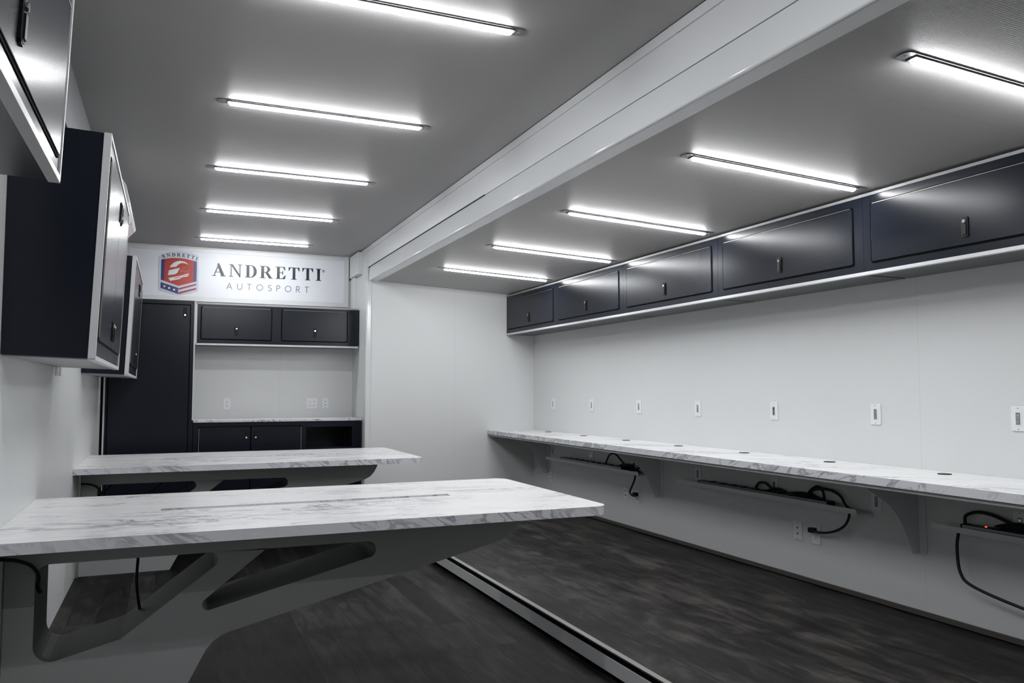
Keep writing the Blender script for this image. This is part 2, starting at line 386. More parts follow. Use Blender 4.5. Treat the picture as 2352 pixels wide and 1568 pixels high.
sl = [(6.705, 'LED bar on the slide-out ceiling nearest the far end wall'),
      (5.525, 'LED bar on the slide-out ceiling, second one out from the far end wall'),
      (4.294, 'LED bar on the slide-out ceiling, third one out from the far end wall'),
      (3.045, 'LED bar on the slide-out ceiling, fourth one out from the far end wall'),
      (1.842, 'large LED bar on the slide-out ceiling cut off by the right edge of the photo')]
for y, lab in sl:
    o = dup(lt, (2.152, y, zc(2.152)-0.0005), lab, GB); o.rotation_euler = (0, math.atan(0.04776), 0)

# ---------------------------------------------------------------- cabinets
def latch_mb(x, z, up=True, w_=0.034, h_=0.093):
    """paddle latch standing on a door face at y=0 (outwards is -y); button at the top when up"""
    s = 1 if up else -1
    mb = MB()
    mb.prism(rrect(x-w_/2, x+w_/2, z-h_/2, z+h_/2, 0.009), 'y', -0.006, 0.0, 0)
    mb.prism(rrect(x-w_/2+0.004, x+w_/2-0.004, z-h_/2+0.004, z+h_/2-0.004, 0.006), 'y', -0.0072, -0.006, 2)
    mb.box(x-0.010, x+0.010, -0.0105, -0.006, z-s*0.036, z+s*0.010, 0)
    mb.cyl((x, z+s*0.025), 0.0088, 'y', -0.0125, -0.006, 1, 18)
    return mb
def cabinet(name, label, loc, rotz, W, Hh, D, doors, trims='', lean=0.0, bottom=None, group=None, cat='cabinet', niche=None, toe=0.0):
    """local frame: x along the front, y into the depth, z up, origin at the front lower left corner"""
    r = thing(name, label, cat, loc, (lean, 0, rotz), group)
    mb = MB()
    if niche:
        a, b, c, d = niche
        mb.box(0, a, 0, D, toe, Hh); mb.box(b, W, 0, D, toe, Hh); mb.box(a, b, 0, D, toe, c); mb.box(a, b, 0, D, d, Hh); mb.box(a, b, D-0.02, D, c, d)
        mb.box(b-0.06, b-0.045, 0.10, 0.12, c, d, 1)
    elif lean: mb.prism([(0, toe), (D, toe), (D+math.tan(lean)*Hh, Hh), (0, Hh)], 'x', 0.0008, W-0.0008)
    else: mb.box(0.0008, W-0.0008, 0, D, toe, Hh)
    if toe: mb.box(0.01, W-0.01, 0.06, D, 0, toe, 1)
    mb.build('body', [DARK, VOID], r)
    if bottom is not None: MB().box(0.012, W-0.012, 0.012, D-0.004, -0.004, 0.0).build('bottom_panel', [bottom], r)
    tr = MB(); k = 0.0145; use = False
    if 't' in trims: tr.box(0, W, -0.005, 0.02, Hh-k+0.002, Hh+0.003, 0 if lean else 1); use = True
    if 'b' in trims: tr.box(0, W, -0.005, 0.022, -0.006, k-0.003); use = True
    if 'l' in trims: tr.box(-0.004, k-0.004, -0.005, 0.022, 0, Hh); use = True
    if 'r' in trims: tr.box(W-k+0.004, W+0.004, -0.005, 0.022, 0, Hh); use = True
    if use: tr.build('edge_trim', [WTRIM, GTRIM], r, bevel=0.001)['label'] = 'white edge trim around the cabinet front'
    for (x0, x1, z0, z1, lats, hinge) in doors:
        d = MB().prism(rrect(x0, x1, z0, z1, 0.010), 'y', -0.006, -0.0005, 0).build('door', [DARK], r, bevel=0.0015)
        g = 0.0085
        MB().prism(rrect(x0-g, x1+g, z0-g, z1+g, 0.014), 'y', -0.0025, -0.0002, 0, holes=[rrect(x0+0.004, x1-0.004, z0+0.004, z1-0.004, 0.008)[::-1]]).build('gasket', [VOID], d)
        hb = MB()
        if 't' in hinge: hb.box(x0+0.01, x1-0.01, -0.0078, -0.001, z1+0.000, z1+0.003)
        if 'l' in hinge: hb.box(x0-0.003, x0+0.001, -0.0078, -0.001, z0+0.01, z1-0.01)
        if 'r' in hinge: hb.box(x1-0.001, x1+0.003, -0.0078, -0.001, z0+0.01, z1-0.01)
        if hinge: hb.build('hinge', [HINGE], d)['label'] = 'thin metal piano hinge'
        else: hb.bm.free()
        for (lx, lz, up) in lats:
            latch_mb(lx, lz, up).build('latch', [BLKP, CHROME, LFACE], d, off=(0, -0.006, 0), bevel=0.0006)['label'] = 'black paddle latch with a round chrome button'
    return r
GR = 'overhead cabinets along the right wall'
HC = 1.019-0.604
names_r = ['charcoal overhead cabinet in the right hand row, in the corner against the far end wall',
 'charcoal overhead cabinet in the right hand row, second out from the far end wall',
 'charcoal overhead cabinet in the right hand row, third out from the far end wall',
 'charcoal overhead cabinet in the right hand row, fourth out from the far end wall',
 'nearest charcoal overhead cabinet in the right hand row, cut by the right photo edge',
 'charcoal overhead cabinet in the right hand row, beyond the right photo edge']
cr = None
for i, lab in enumerate(names_r):
    loc = (3.2945, YE - 0.001 - 1.199*i, 0.606)
    if cr is None:
        cr = cabinet('overhead_cabinet', lab, loc, -PI/2, 1.199, HC, XR-3.2945-0.001,
                     [(0.058, 1.130, 0.058, 0.356, [(0.585, 0.137, True)], 't')], 'tb', group=GR, bottom=UNDER)
    else: dup(cr, loc, lab)
# white corner strip where the row meets the end wall
# left wall cabinets (they hang a little out of plumb)
LEAN = math.radians(2.1)
GL = 'charcoal wall cabinets on the left wall'
cabinet('overhead_cabinet', 'long low charcoal overhead cabinet on the left wall, at the upper left photo corner',
        (-0.272, 0.93, 0.534), PI/2, 1.37, 0.485, 0.293, [(0.10, 1.318, 0.052, 0.425, [(0.705, 0.132, True)], 't')], 'tbr', LEAN, group=GL, bottom=DARK)
def tall_doors(W, Hh):
    m = W/2 + 0.02
    return [(0.085, m-0.004, 0.078, Hh-0.075, [(m-0.045, 0.155, True), (m-0.045, Hh-0.155, False)], 'l'),
            (m+0.004, W-0.065, 0.078, Hh-0.075, [(m+0.045, 0.155, True), (m+0.045, Hh-0.155, False)], 'r')]
cabinet('wall_cabinet', 'tall two-door charcoal wall cabinet, the middle one on the left wall above the near table',
        (-0.263, 3.405, 0.125), PI/2, 1.52, 0.868, 0.303, tall_doors(1.52, 0.868), 'tblr', LEAN, group=GL, bottom=UNDER2)
cabinet('wall_cabinet', 'narrow-looking two-door charcoal wall cabinet, farthest on the left wall beside the tall locker',
        (-0.273, 6.32, 0.122), PI/2, 1.58, 0.850, 0.292, tall_doors(1.58, 0.850), 'tblr', LEAN, group=GL, bottom=UNDER2)

# back wall furniture
YK = 8.10; YU = 8.30
lk_ = cabinet('tall_locker', 'full height charcoal locker with one door left of the back counter', (-0.540, YK, ZF), 0, 0.752, 0.855-ZF, YB-YK-0.001,
        [(0.036, 0.704, 0.10, 0.809-ZF, [(0.661, 0.741-ZF, False)], '')], 'l', cat='locker')
MB().box(0.741, 0.7535, -0.005, 0.02, -0.266-ZF, 0.855-ZF).build('edge_trim', [WTRIM], lk_, bevel=0.001)
W2 = 1.795-0.2205
cabinet('overhead_cabinet', 'two-door charcoal overhead cabinet on the back wall beneath the sign', (0.2225, YU, 0.457), 0, W2, 0.403, YB-YU-0.001,
        [(0.050, 0.700, 0.056, 0.362, [(0.372, 0.135, True)], 't'), (0.805, 1.455, 0.056, 0.362, [(1.130, 0.135, True)], 't')], 'tbl')
cabinet('base_cabinet', 'charcoal base cabinet with two doors and an open niche under the back counter', (0.2165, YK+0.012, ZF), 0, 1.5775, -0.288-ZF, YB-YK-0.013,
        [(0.050, 0.511, 0.13, -0.335-ZF, [(0.474, -0.411-ZF, False)], 'l'), (0.519, 0.986, 0.13, -0.335-ZF, [(0.560, -0.411-ZF, False)], 'r')],
        '', niche=(1.035, 1.49, -0.548-ZF, -0.345-ZF), toe=0.08)
o = MB().prism(rnd([(0.214, YK), (1.797, YK), (1.797, YB-0.001), (0.214, YB-0.001)], [0.002]*4, 2), 'z', -0.288, -0.266).build('countertop', [MARBLE], None, (0,0,H), 0.001)
tag(place(o, (0.214, YK, H-0.288)), 'marble patterned countertop on the charcoal base cabinet at the back wall', 'countertop')

# ---------------------------------------------------------------- sign on the back wall
sg = thing('wall_sign', 'wide white sign with red and blue shield emblem and dark lettering above the back cabinets', 'sign', (0.685, YB, 0.93))
SO = (-0.685, -YB, -0.93)
YS = YB - 0.012
MB().box(-0.425, 1.757, YS, YB-0.0005, 0.905, 1.445).build('board', [new_mat('sign_white', (0.72, 0.735, 0.775), 0.55, spec=0.3)], sg, SO)
MB().prism([(-0.425, 0.905), (1.757, 0.905), (1.757, 1.445), (-0.425, 1.445)], 'y', YS-0.006, YS, 0, holes=[rrect(-0.38, 1.705, 0.955, 1.405, 0.01)[::-1]]).build('frame', [WTRIM], sg, SO, 0.002)
NAVY = new_mat('dark_navy_ink', (0.004, 0.012, 0.026), 0.3); GREYINK = new_mat('slate_grey_ink', (0.20, 0.235, 0.28), 0.35)
def serif(ch):
    """outlines of one roman capital, cap height 1; returns (list of (outer, holes)), width"""
    def bx(x0, x1, z0, z1): return ([(x0,z0),(x1,z0),(x1,z1),(x0,z1)], [])
    s = 0.045
    def foot(x0, x1, z): return [([(x0,z),(x1,z),(x1,z+s),(x0,z+s)], [])] 
    def half(cx, cz, rx, rz, n=14): return [(cx+rx*math.sin(PI*k/n), cz+rz*math.cos(PI*k/n)) for k in range(n+1)]
    if ch == 'I': return [bx(0.11,0.32,0,1)] + foot(0,0.43,0) + foot(0,0.43,1-s), 0.43
    if ch == 'T':
        return [bx(0.33,0.54,0,0.98), bx(0,0.87,1-s,1), ([(0,1-s),(0.0,0.70),(0.03,0.70),(0.16,1-s)],[]), ([(0.87,1-s),(0.71,1-s),(0.84,0.70),(0.87,0.70)],[])] + foot(0.22,0.65,0), 0.87
    if ch == 'E':
        return [bx(0.11,0.32,0,1), bx(0,0.74,1-s,1), bx(0,0.74,0,s), bx(0.3,0.54,0.485,0.53), ([(0.49,0.51),(0.56,0.68),(0.58,0.68),(0.58,0.34),(0.56,0.34)],[]),
                ([(0.58,1-s),(0.74,1-s),(0.76,0.70),(0.73,0.70)],[]), ([(0.54,s),(0.76,0.32),(0.79,0.32),(0.74,0.0)],[])], 0.79
    if ch == 'D':
        return [bx(0.11,0.32,0,1), bx(0,0.5,1-s,1), bx(0,0.5,0,s), (half(0.45,0.5,0.45,0.5) + half(0.45,0.5,0.22,0.5-s)[::-1], [])], 0.90
    if ch == 'R':
        return [bx(0.11,0.32,0,1), bx(0,0.5,1-s,1), bx(0.3,0.5,0.47,0.515), (half(0.47,0.735,0.33,0.265) + half(0.47,0.735,0.12,0.265-s)[::-1], []),
                ([(0.42,0.49),(0.62,0.50),(0.93,0.04),(0.98,0.0),(0.74,0.0)],[])] + foot(0,0.43,0) + foot(0.72,1.0,0), 1.0
    if ch == 'N':
        return [bx(0.12,0.175,0,1), bx(0.80,0.855,0,1), ([(0.02,1.0),(0.26,1.0),(0.855,0.10),(0.855,-0.02),(0.80,-0.02),(0.12,0.97)],[])] + foot(0,0.30,0) + foot(0.0,0.24,1-s) + foot(0.67,0.98,1-s), 0.98
    if ch == 'A':
        return [([(0.10,0.02),(0.155,0.02),(0.47,0.86),(0.43,0.95)],[]), ([(0.40,1.03),(0.50,1.03),(0.92,0.02),(0.68,0.02),(0.365,0.86)],[]), bx(0.24,0.66,0.30,0.345)] + foot(0,0.28,0) + foot(0.60,1.02,0), 1.02
def write_serif(text, x0, x1, zf, cap, y, parent, name, mat, arc=None, fat=0.0):
    wid = [serif(c)[1] for c in text]; tot = sum(wid)
    k = (x1-x0); sx = cap if arc is None else cap*0.98
    gap = (k - tot*sx) / (len(text)-1); x = x0
    for c, wd in zip(text, wid):
        mb = MB(); polys, _ = serif(c); cx = x + wd*sx/2; z0 = zf(cx); sl = (zf(cx+0.002)-zf(cx-0.002))/0.004; a = math.atan(sl)
        for n_, (po, _h) in enumerate(polys):
            pts = []
            for (px, pz) in po:
                dx = px*sx - wd*sx/2; dz = pz*cap
                pts.append((cx + dx*math.cos(a) - dz*math.sin(a), z0 + dx*math.sin(a) + dz*math.cos(a)))
            mb.prism(pts, 'y', y-0.0012-0.00004*n_, y, 0)
            if fat: mb.prism([(p+fat, q) for p, q in pts], 'y', y-0.0011-0.00004*n_, y, 0)
            if fat: mb.prism([(a, b-fat*0.7) for a, b in pts], 'y', y-0.0010-0.00004*n_, y, 0)
        x += wd*sx + gap
        mb.build(name, [mat], parent, SO)
write_serif('ANDRETTI', 0.374, 1.462, lambda x: 1.174 + 0.006*(x-0.374), 0.127, YS, sg, 'serif_letter', NAVY, fat=0.0022)
reg = MB()
ri = [(1.487+0.014*math.cos(a*PI/8), 1.285+0.014*math.sin(a*PI/8)) for a in range(16)]; rj = [(1.487+0.009*math.cos(a*PI/8), 1.285+0.009*math.sin(a*PI/8)) for a in range(16)]
reg.prism(ri, 'y', YS-0.001, YS, 0, holes=[rj[::-1]]).box(1.483, 1.486, YS-0.001, YS, 1.279, 1.291).box(1.486, 1.491, YS-0.001, YS, 1.285, 1.291).build('registered_mark', [NAVY], sg, SO)
def strokes(text, x0, x1, z0, cap, t, y, parent, name, mat):
    def arc(cx, cz, rx, rz, a0, a1, n=16): return [(cx+rx*math.cos(math.radians(a0+(a1-a0)*k/n)), cz+rz*math.sin(math.radians(a0+(a1-a0)*k/n))) for k in range(n+1)]
    G = {'A': ([[(0,0),(0.42,1),(0.84,0)], [(0.15,0.34),(0.69,0.34)]], 0.84),
         'U': ([[(0,1)] + arc(0.36,0.36,0.36,0.36,180,360) + [(0.72,1)]], 0.72),
         'T': ([[(0,1),(0.62,1)], [(0.31,1),(0.31,0)]], 0.62),
         'O': ([arc(0.52,0.5,0.50,0.50,0,360,28)], 1.04),
         'S': ([arc(0.27,0.75,0.24,0.24,35,270) + arc(0.27,0.26,0.27,0.25,90,-150)], 0.54),
         'P': ([[(0,0),(0,1),(0.24,1)] + arc(0.24,0.745,0.28,0.255,90,-90) + [(0,0.49)]], 0.52),
         'R': ([[(0,0),(0,1),(0.24,1)] + arc(0.24,0.745,0.28,0.255,90,-90) + [(0,0.49)], [(0.22,0.49),(0.58,0)]], 0.58)}
    tot = sum(G[c][1] for c in text)*cap; gap = ((x1-x0)-tot)/(len(text)-1); x = x0
    for c in text:
        mb = MB()
        paths, wd = G[c]
        for p in paths:
            q = [Vector((x+a*cap, z0+b*cap)) for a, b in p]
            for i in range(len(q)-1):
                d = (q[i+1]-q[i]); 
                if d.length < 1e-6: continue
                d.normalize(); nn = Vector((-d.y, d.x))*t/2; e = d*t*0.25
                A = q[i]-e; B = q[i+1]+e
                mb.prism([tuple(A+nn), tuple(A-nn), tuple(B-nn), tuple(B+nn)], 'y', y-0.001-0.00003*(i % 3), y, 0)
        x += wd*cap + gap
        mb.build(name, [mat], parent, SO)
strokes('AUTOSPORT', 0.515, 1.333, 1.046, 0.060, 0.0085, YS, sg, 'sans_letter', GREYINK)
# shield emblem
RED = new_mat('emblem_red', (0.36, 0.016, 0.004), 0.3); BLUE = new_mat('emblem_blue', (0.004, 0.024, 0.13), 0.25)
DRED = new_mat('emblem_dark_red', (0.26, 0.006, 0.012), 0.3); SILV = new_mat('emblem_silver', (0.62, 0.63, 0.64), 0.25); PINK = new_mat('emblem_pink_ink', (0.75, 0.22, 0.18), 0.3)
PLT = new_mat('emblem_plate_white', (0.54, 0.55, 0.63), 0.4)
em = MB().prism([(-0.122,1.012),(-0.125,1.318),(-0.118,1.345),(-0.07,1.375),(-0.024,1.393),(0.06,1.402),(0.161,1.397),(0.235,1.38),(0.247,1.36),(0.247,1.018),(0.235,1.006),(0.06,0.952),(-0.108,1.003)], 'y', YS-0.003, YS, 0).build('emblem_plate', [PLT], sg, SO, 0.0008)
ye = YS-0.003
def em_part(name, polys, mat, t=0.0012):
    mb = MB()
    for p in polys: mb.prism(p, 'y', ye-t, ye, 0)
    return mb.build(name, [mat], em, SO)
em_part('emblem_field', [[(-0.072,1.316),(-0.007,1.330),(0.07,1.333),(0.132,1.327),(0.198,1.313),(0.198,1.097),(0.06,1.053),(-0.073,1.098)]], RED)
em_part('emblem_side_band', [[(-0.102,1.308),(-0.072,1.316),(-0.073,1.098),(-0.102,1.107)]], BLUE)
em_part('emblem_side_band', [[(0.198,1.313),(0.227,1.307),(0.227,1.106),(0.198,1.097)]], BLUE)
em_part('emblem_star_band', [[(-0.103,1.083),(0.059,1.033),(0.060,0.971),(-0.103,1.025)]], BLUE)
em_part('emblem_stripe', [[(0.062,1.030),(0.225,1.084),(0.225,1.068),(0.062,1.014)]], DRED)
em_part('emblem_stripe', [[(0.063,0.990),(0.225,1.042),(0.225,1.026),(0.063,0.971)]], DRED)
stars = []
for cx, cz in ((-0.068,1.043),(-0.024,1.028),(0.021,1.013)):
    stars.append([(cx+(0.0135 if k%2==0 else 0.0058)*math.sin(k*PI/5), cz+(0.0135 if k%2==0 else 0.0058)*math.cos(k*PI/5)) for k in range(10)])
for st_ in stars: em_part('emblem_star', [st_], PLATE, 0.0022)
em_part('emblem_helmet', [[(-0.024,1.234),(-0.014,1.255),(0.01,1.281),(0.034,1.296),(0.071,1.305),(0.108,1.301),(0.133,1.287),(0.147,1.27),(0.127,1.28),(0.102,1.285),(0.077,1.282),(0.056,1.269),(0.035,1.244)],
    [(-0.031,1.204),(0.071,1.235),(0.046,1.183),(0.025,1.168),(-0.038,1.155)],
    [(-0.035,1.127),(0.086,1.159),(0.155,1.186),(0.148,1.154),(0.087,1.138),(0.072,1.123),(-0.017,1.099)]], SILV, 0.0022)
em_part('emblem_slit', [[(0.021,1.130),(0.074,1.146),(0.084,1.143),(0.023,1.125)]], DRED, 0.003)
em_part('emblem_slit', [[(0.094,1.153),(0.150,1.171),(0.149,1.166),(0.092,1.148)]], DRED, 0.003)
MB().tube([(0.073,ye-0.001,1.188),(0.091,ye-0.001,1.234),(0.109,ye-0.001,1.245),(0.114,ye-0.001,1.236),(0.091,ye-0.001,1.207),(0.079,ye-0.001,1.195),(0.104,ye-0.001,1.205),(0.118,ye-0.001,1.196),(0.129,ye-0.001,1.205),(0.144,ye-0.001,1.210),(0.162,ye-0.001,1.218)], 0.0014, seg=5).build('emblem_script', [PINK], em, SO)
write_serif('ANDRETTI', -0.098, 0.226, lambda x: 1.3475 - 1.02*(x-0.058)**2, 0.034, ye, em, 'emblem_letter', NAVY, arc=1, fat=0.0016)

# ---------------------------------------------------------------- wall tables
def wall_table(y0, label):
    r = thing('wall_table', label, 'table', (XL, y0, ZF), group='marble topped tables standing out from the left wall')
    O = (-XL, -3.166, -ZF)
    top = rnd([(XL+0.001, 3.166), (1.826, 3.166), (1.826, 4.42), (XL+0.001, 4.42)], [0.001, 0.075, 0.075, 0.001], 10)
    slot = rrect(-0.02, 1.285, 3.782, 3.848, 0.006)
    MB().prism(top, 'z', -0.547, -0.507, 0, holes=[slot[::-1]]).build('tabletop', [MARBLE], r, O, 0.0012)
    out = [(XL+0.02, -0.5475), (XL+0.02, ZF), (0.035, ZF), (0.186, -0.9915), (1.447, -0.694), (1.49, -0.672), (1.524, -0.636), (1.549, -0.585), (1.555, -0.5475)]
    outer = rnd(out, [0, 0, 0, 0.15, 0.0, 0, 0, 0, 0], 10)
    h1 = rnd([(-0.446, -0.652), (0.262, -0.652), (-0.150, -0.958), (-0.446, -1.032)], [0.05, 0.030, 0.02, 0.062], 8)
    h2 = rnd([(0.390, -0.653), (0.853, -0.653), (0.853, -0.716), (0.066, -0.9065)], [0.012, 0.036, 0.030, 0.024], 8)
    MB().prism(outer, 'y', 3.53, 3.90, 0, holes=[h1[::-1], h2[::-1]], hmi=1).build('support', [LAM, CUTOUT], r, O, 0.0012)
    MB().box(XL+0.0005, XL+0.0195, 3.50, 3.93, ZF, -0.5475).build('mounting_strip', [ALU], r, O, 0.001)
    MB().box(-0.235, -0.195, 3.50, 3.529, -0.556, -0.5475).build('cleat', [SATIN], r, O)
    return r
ta = wall_table(3.166, 'large white marble topped wall table in the foreground with a long cable slot')
tb = wall_table(3.166, '')
tb.location = (XL, 6.016, 0.0); tb['label'] = 'white marble topped wall table farther back, behind the foreground table'
# support cables below the tables
def cord(name, pts, r, label, plug=None, mats=None, group=None, cat='cable'):
    o = MB().tube([(x, y, z+H) for x, y, z in pts], r).build(name, mats or [BLACK])
    b = min(pts, key=lambda p: p[2]); place(o, (b[0], b[1], b[2]+H))
    return tag(o, label, cat, group)
cord('power_cable', [(-0.566, 3.49, -0.614), (-0.53, 3.48, -0.616), (-0.496, 3.49, -0.625), (-0.455, 3.50, -0.648), (-0.434, 3.52, -0.69), (-0.440, 3.56, -0.735), (-0.440, 3.64, -0.775)], 0.0065, 'short black cable curving from the wall into the cut-out of the foreground table')
cord('power_cable', [(-0.10, 3.80, -0.6535), (-0.104, 3.79, -0.72), (-0.106, 3.785, -0.79), (-0.10, 3.79, -0.86), (-0.088, 3.795, -0.93), (-0.075, 3.80, -0.975)], 0.006, 'black cable hanging straight down inside the left cut-out of the foreground table')
cord('power_cable', [(-0.546, 6.36, -0.64), (-0.50, 6.35, -0.642), (-0.455, 6.36, -0.66), (-0.425, 6.39, -0.70), (-0.430, 6.45, -0.74)], 0.0065, 'short black cable curving from the wall under the farther table')
cord('power_cable', [(-0.35, 6.50, -0.655), (-0.38, 6.49, -0.685), (-0.42, 6.47, -0.72), (-0.445, 6.45, -0.75)], 0.005, 'thin black cable slanting down inside the left cut-out of the farther table')
cord('power_cable', [(-0.02, 6.55, -0.655), (-0.06, 6.54, -0.70), (-0.12, 6.53, -0.74), (-0.19, 6.52, -0.80)], 0.005, 'thin black cable slanting across the middle of the farther table cut-out')

# ---------------------------------------------------------------- long counter on the right
ct = thing('wall_counter', 'long narrow white marble counter running along the right wall', 'counter', (XR, YE, -0.4405))
CO = (-XR, -YE, 0.4405)
ZK = -0.4005
gys = [7.262 - 0.7425*i for i in range(9)]
MB().prism([(3.0745, YSN+0.2), (XR-0.001, YSN+0.2), (XR-0.001, YE-0.001), (3.0745, YE-0.001)], 'z', ZK-0.040, ZK).build('counter_slab', [MARBLE2], ct, CO, 0.0012)
MB().box(3.088, XR-0.002, YSN+0.22, YE-0.002, ZK-0.058, ZK-0.0402).build('underframe', [LAM], ct, CO)
for y in gys:
    MB().cyl((3.487, y), 0.033, 'z', ZK, ZK+0.0025, 0, 24, 0.031).cyl((3.487, y), 0.026, 'z', ZK+0.0025, ZK+0.003, 1, 20).build('grommet', [VOID, BLACK], ct, CO)
# gusset brackets
def bracket(y, label):
    r = thing('shelf_bracket', label, 'bracket', (XR, y, -0.838), group='white gusset brackets under the right counter')
    zt = ZK-0.0585
    cpts = [(XR-0.002, -0.834), (XR-0.002, zt), (3.235, zt), (3.237, zt-0.02)]
    cpts += [(3.275, -0.505), (3.34, -0.540), (3.40, -0.580), (3.455, -0.637), (3.492, -0.70), (3.523, -0.77), (3.55, -0.834)]
    MB().prism(cpts, 'y', -0.003, 0.003).build('gusset_plate', [SATIN], r, (-XR, 0, 0.838), 0.0006)
    MB().prism(rnd([(-0.044, -0.838), (0.0, -0.838), (0.0, zt), (-0.044, zt)], [0.01, 0.001, 0.001, 0.001]), 'x', XR-0.006, XR-0.0005).build('wall_flange', [SATIN], r, (-XR, 0, 0.838), 0.0006)
    MB().box(3.235, XR-0.004, -0.044, 0, zt-0.006, zt-0.0002).build('top_flange', [SATIN], r, (-XR, 0, 0.838))
    for z in (-0.815, -0.655, -0.50): MB().cyl((-0.022, z), 0.006, 'x', XR-0.0085, XR-0.006, seg=12).cyl((-0.022, z), 0.002, 'x', XR-0.009, XR-0.0085, 1, 8).build('screw', [SATIN, BLACK], r, (-XR, 0, 0.838))
    return r
bracket(7.52, 'white gusset bracket under the right counter, farthest one near the end wall')
bracket(5.455, 'white gusset bracket under the right counter, between the far and the middle cable tray')
bracket(3.062, 'white gusset bracket under the right counter, nearest one, right of the middle cable tray')
bracket(0.65, 'white gusset bracket under the right counter, out of view beyond the right photo edge')

# cable trays with power strips
def tray(ya, yb, label):
    """ya far end, yb near end"""
    r = thing('cable_tray', label, 'cable tray', (XR, (ya+yb)/2, -0.698), group='white cable trays under the right counter')
    o = (-XR, -(ya+yb)/2, 0.698)
    MB().box(3.492, XR-0.001, yb, ya, -0.674, -0.671).build('tray_floor', [SATIN], r, o)
    MB().prism(rnd([(yb+0.0, -0.674), (ya, -0.674), (ya, -0.646), (yb+0.0, -0.646)], [0.001, 0.001, 0.012, 0.012]), 'x', 3.489, 3.492).build('front_lip', [SATIN], r, o)
    MB().box(XR-0.0035, XR-0.0005, yb-0.0, ya, -0.698, -0.674).build('wall_flange', [SATIN], r, o)
    y = yb+0.2
    while y < ya: 
        MB().cyl((y, -0.686), 0.0055, 'x', XR-0.006, XR-0.0035, seg=10).build('screw', [GREYP], r, o); y += 0.42
    return r
tray(7.33, 5.60, 'white cable tray on the right wall, farthest one under the counter')
tray(5.10, 3.365, 'white cable tray on the right wall, middle one under the counter')
tray(2.895, 1.10, 'white cable tray on the right wall, nearest one at the right photo edge')
STRIPS = []
def strip(ya, yb, label, led=False):
    r = thing('power_strip', label, 'power strip', (3.54, (ya+yb)/2, -0.671), group='power strips lying in the cable trays')
    o = (-3.54, -(ya+yb)/2, 0.671)
    MB().box(3.508, 3.560, yb, ya, -0.6705, -0.634).build('housing', [STEEL], r, o, 0.002)
    mb = MB().box(3.512, 3.558, yb+0.0, ya, -0.634, -0.6315)
    y = yb+0.10
    while y < ya-0.08:
        mb.box(3.517, 3.552, y-0.02, y+0.02, -0.6315, -0.627); y += 0.11
    mb.build('socket_face', [BLKP], r, o, 0.0008)
    MB().box(3.506, 3.562, yb-0.006, yb, -0.6705, -0.631).build('end_cap', [BLKP], r, o); MB().box(3.506, 3.562, ya, ya+0.006, -0.6705, -0.631).build('end_cap', [BLKP], r, o)
    STRIPS.append((r, o))
    if led: MB().box(3.524, 3.529, ya-0.115, ya-0.107, -0.6315, -0.6265).build('indicator_light', [REDLED], r, o)['label'] = 'tiny glowing red indicator'
strip(7.02, 5.90, 'grey and black power strip with looped black cord in the farthest cable tray')
strip(4.82, 3.60, 'grey and black power strip with looped black cord in the middle cable tray')
strip(2.74, 1.60, 'grey and black power strip with a red light in the nearest cable tray', True)
# cables: each coil rises from a strip and its lead drops through the tray to a wall socket
def scord(k_, pts, r_):
    t, o = STRIPS[k_]; MB().tube(pts, r_).build('cord', [BLACK], t, o)
scord(0, [(3.585, 6.30, -0.664), (3.58, 6.26, -0.60), (3.575, 6.19, -0.545), (3.575, 6.10, -0.54), (3.58, 6.02, -0.585), (3.585, 5.93, -0.64), (3.58, 5.84, -0.635), (3.575, 5.79, -0.58), (3.575, 5.74, -0.575), (3.58, 5.72, -0.62), (3.58, 5.86, -0.655), (3.575, 5.98, -0.64), (3.58, 5.88, -0.61), (3.583, 5.80, -0.640), (3.580, 5.72, -0.662)], 0.0075)
scord(1, [(3.585, 4.32, -0.664), (3.58, 4.27, -0.60), (3.575, 4.20, -0.59), (3.58, 4.14, -0.62), (3.585, 4.06, -0.645), (3.585, 3.93, -0.65), (3.58, 3.85, -0.635), (3.578, 3.79, -0.585), (3.575, 3.735, -0.563), (3.578, 3.70, -0.59), (3.583, 3.70, -0.65), (3.586, 3.76, -0.66), (3.583, 3.80, -0.60), (3.575, 3.72, -0.575), (3.573, 3.63, -0.575), (3.573, 3.56, -0.60), (3.565, 3.515, -0.645), (3.56, 3.47, -0.663)], 0.008)
scord(2, [(3.53, 2.755, -0.6665), (3.575, 2.775, -0.64), (3.578, 2.77, -0.60), (3.578, 2.71, -0.575), (3.578, 2.64, -0.578), (3.58, 2.56, -0.60), (3.585, 2.48, -0.63), (3.585, 2.41, -0.64), (3.58, 2.37, -0.60), (3.578, 2.31, -0.575), (3.578, 2.24, -0.575), (3.58, 2.15, -0.61), (3.585, 2.08, -0.66)], 0.008)
def bundle(k_, y, z, ln):
    r, o = STRIPS[k_]; mb = MB()
    for k in range(7):
        a = k*0.9; dz = 0.010*math.sin(a*1.7); dx = 0.006*math.cos(a)
        mb.tube([(3.583+dx, y-ln/2+0.006*k, z-0.004+dz), (3.580+dx, y-ln/6, z+0.014+dz*1.3), (3.581+dx, y+ln/6, z+0.012+dz), (3.584+dx, y+ln/2-0.005*k, z-0.006+dz*0.5)], 0.0065, seg=6)
    mb.build('cord_bundle', [BLACK], r, o)
bundle(0, 5.96, -0.640, 0.24)
bundle(1, 4.10, -0.642, 0.22)
bundle(1, 3.88, -0.644, 0.34)
bundle(2, 2.50, -0.630, 0.26)
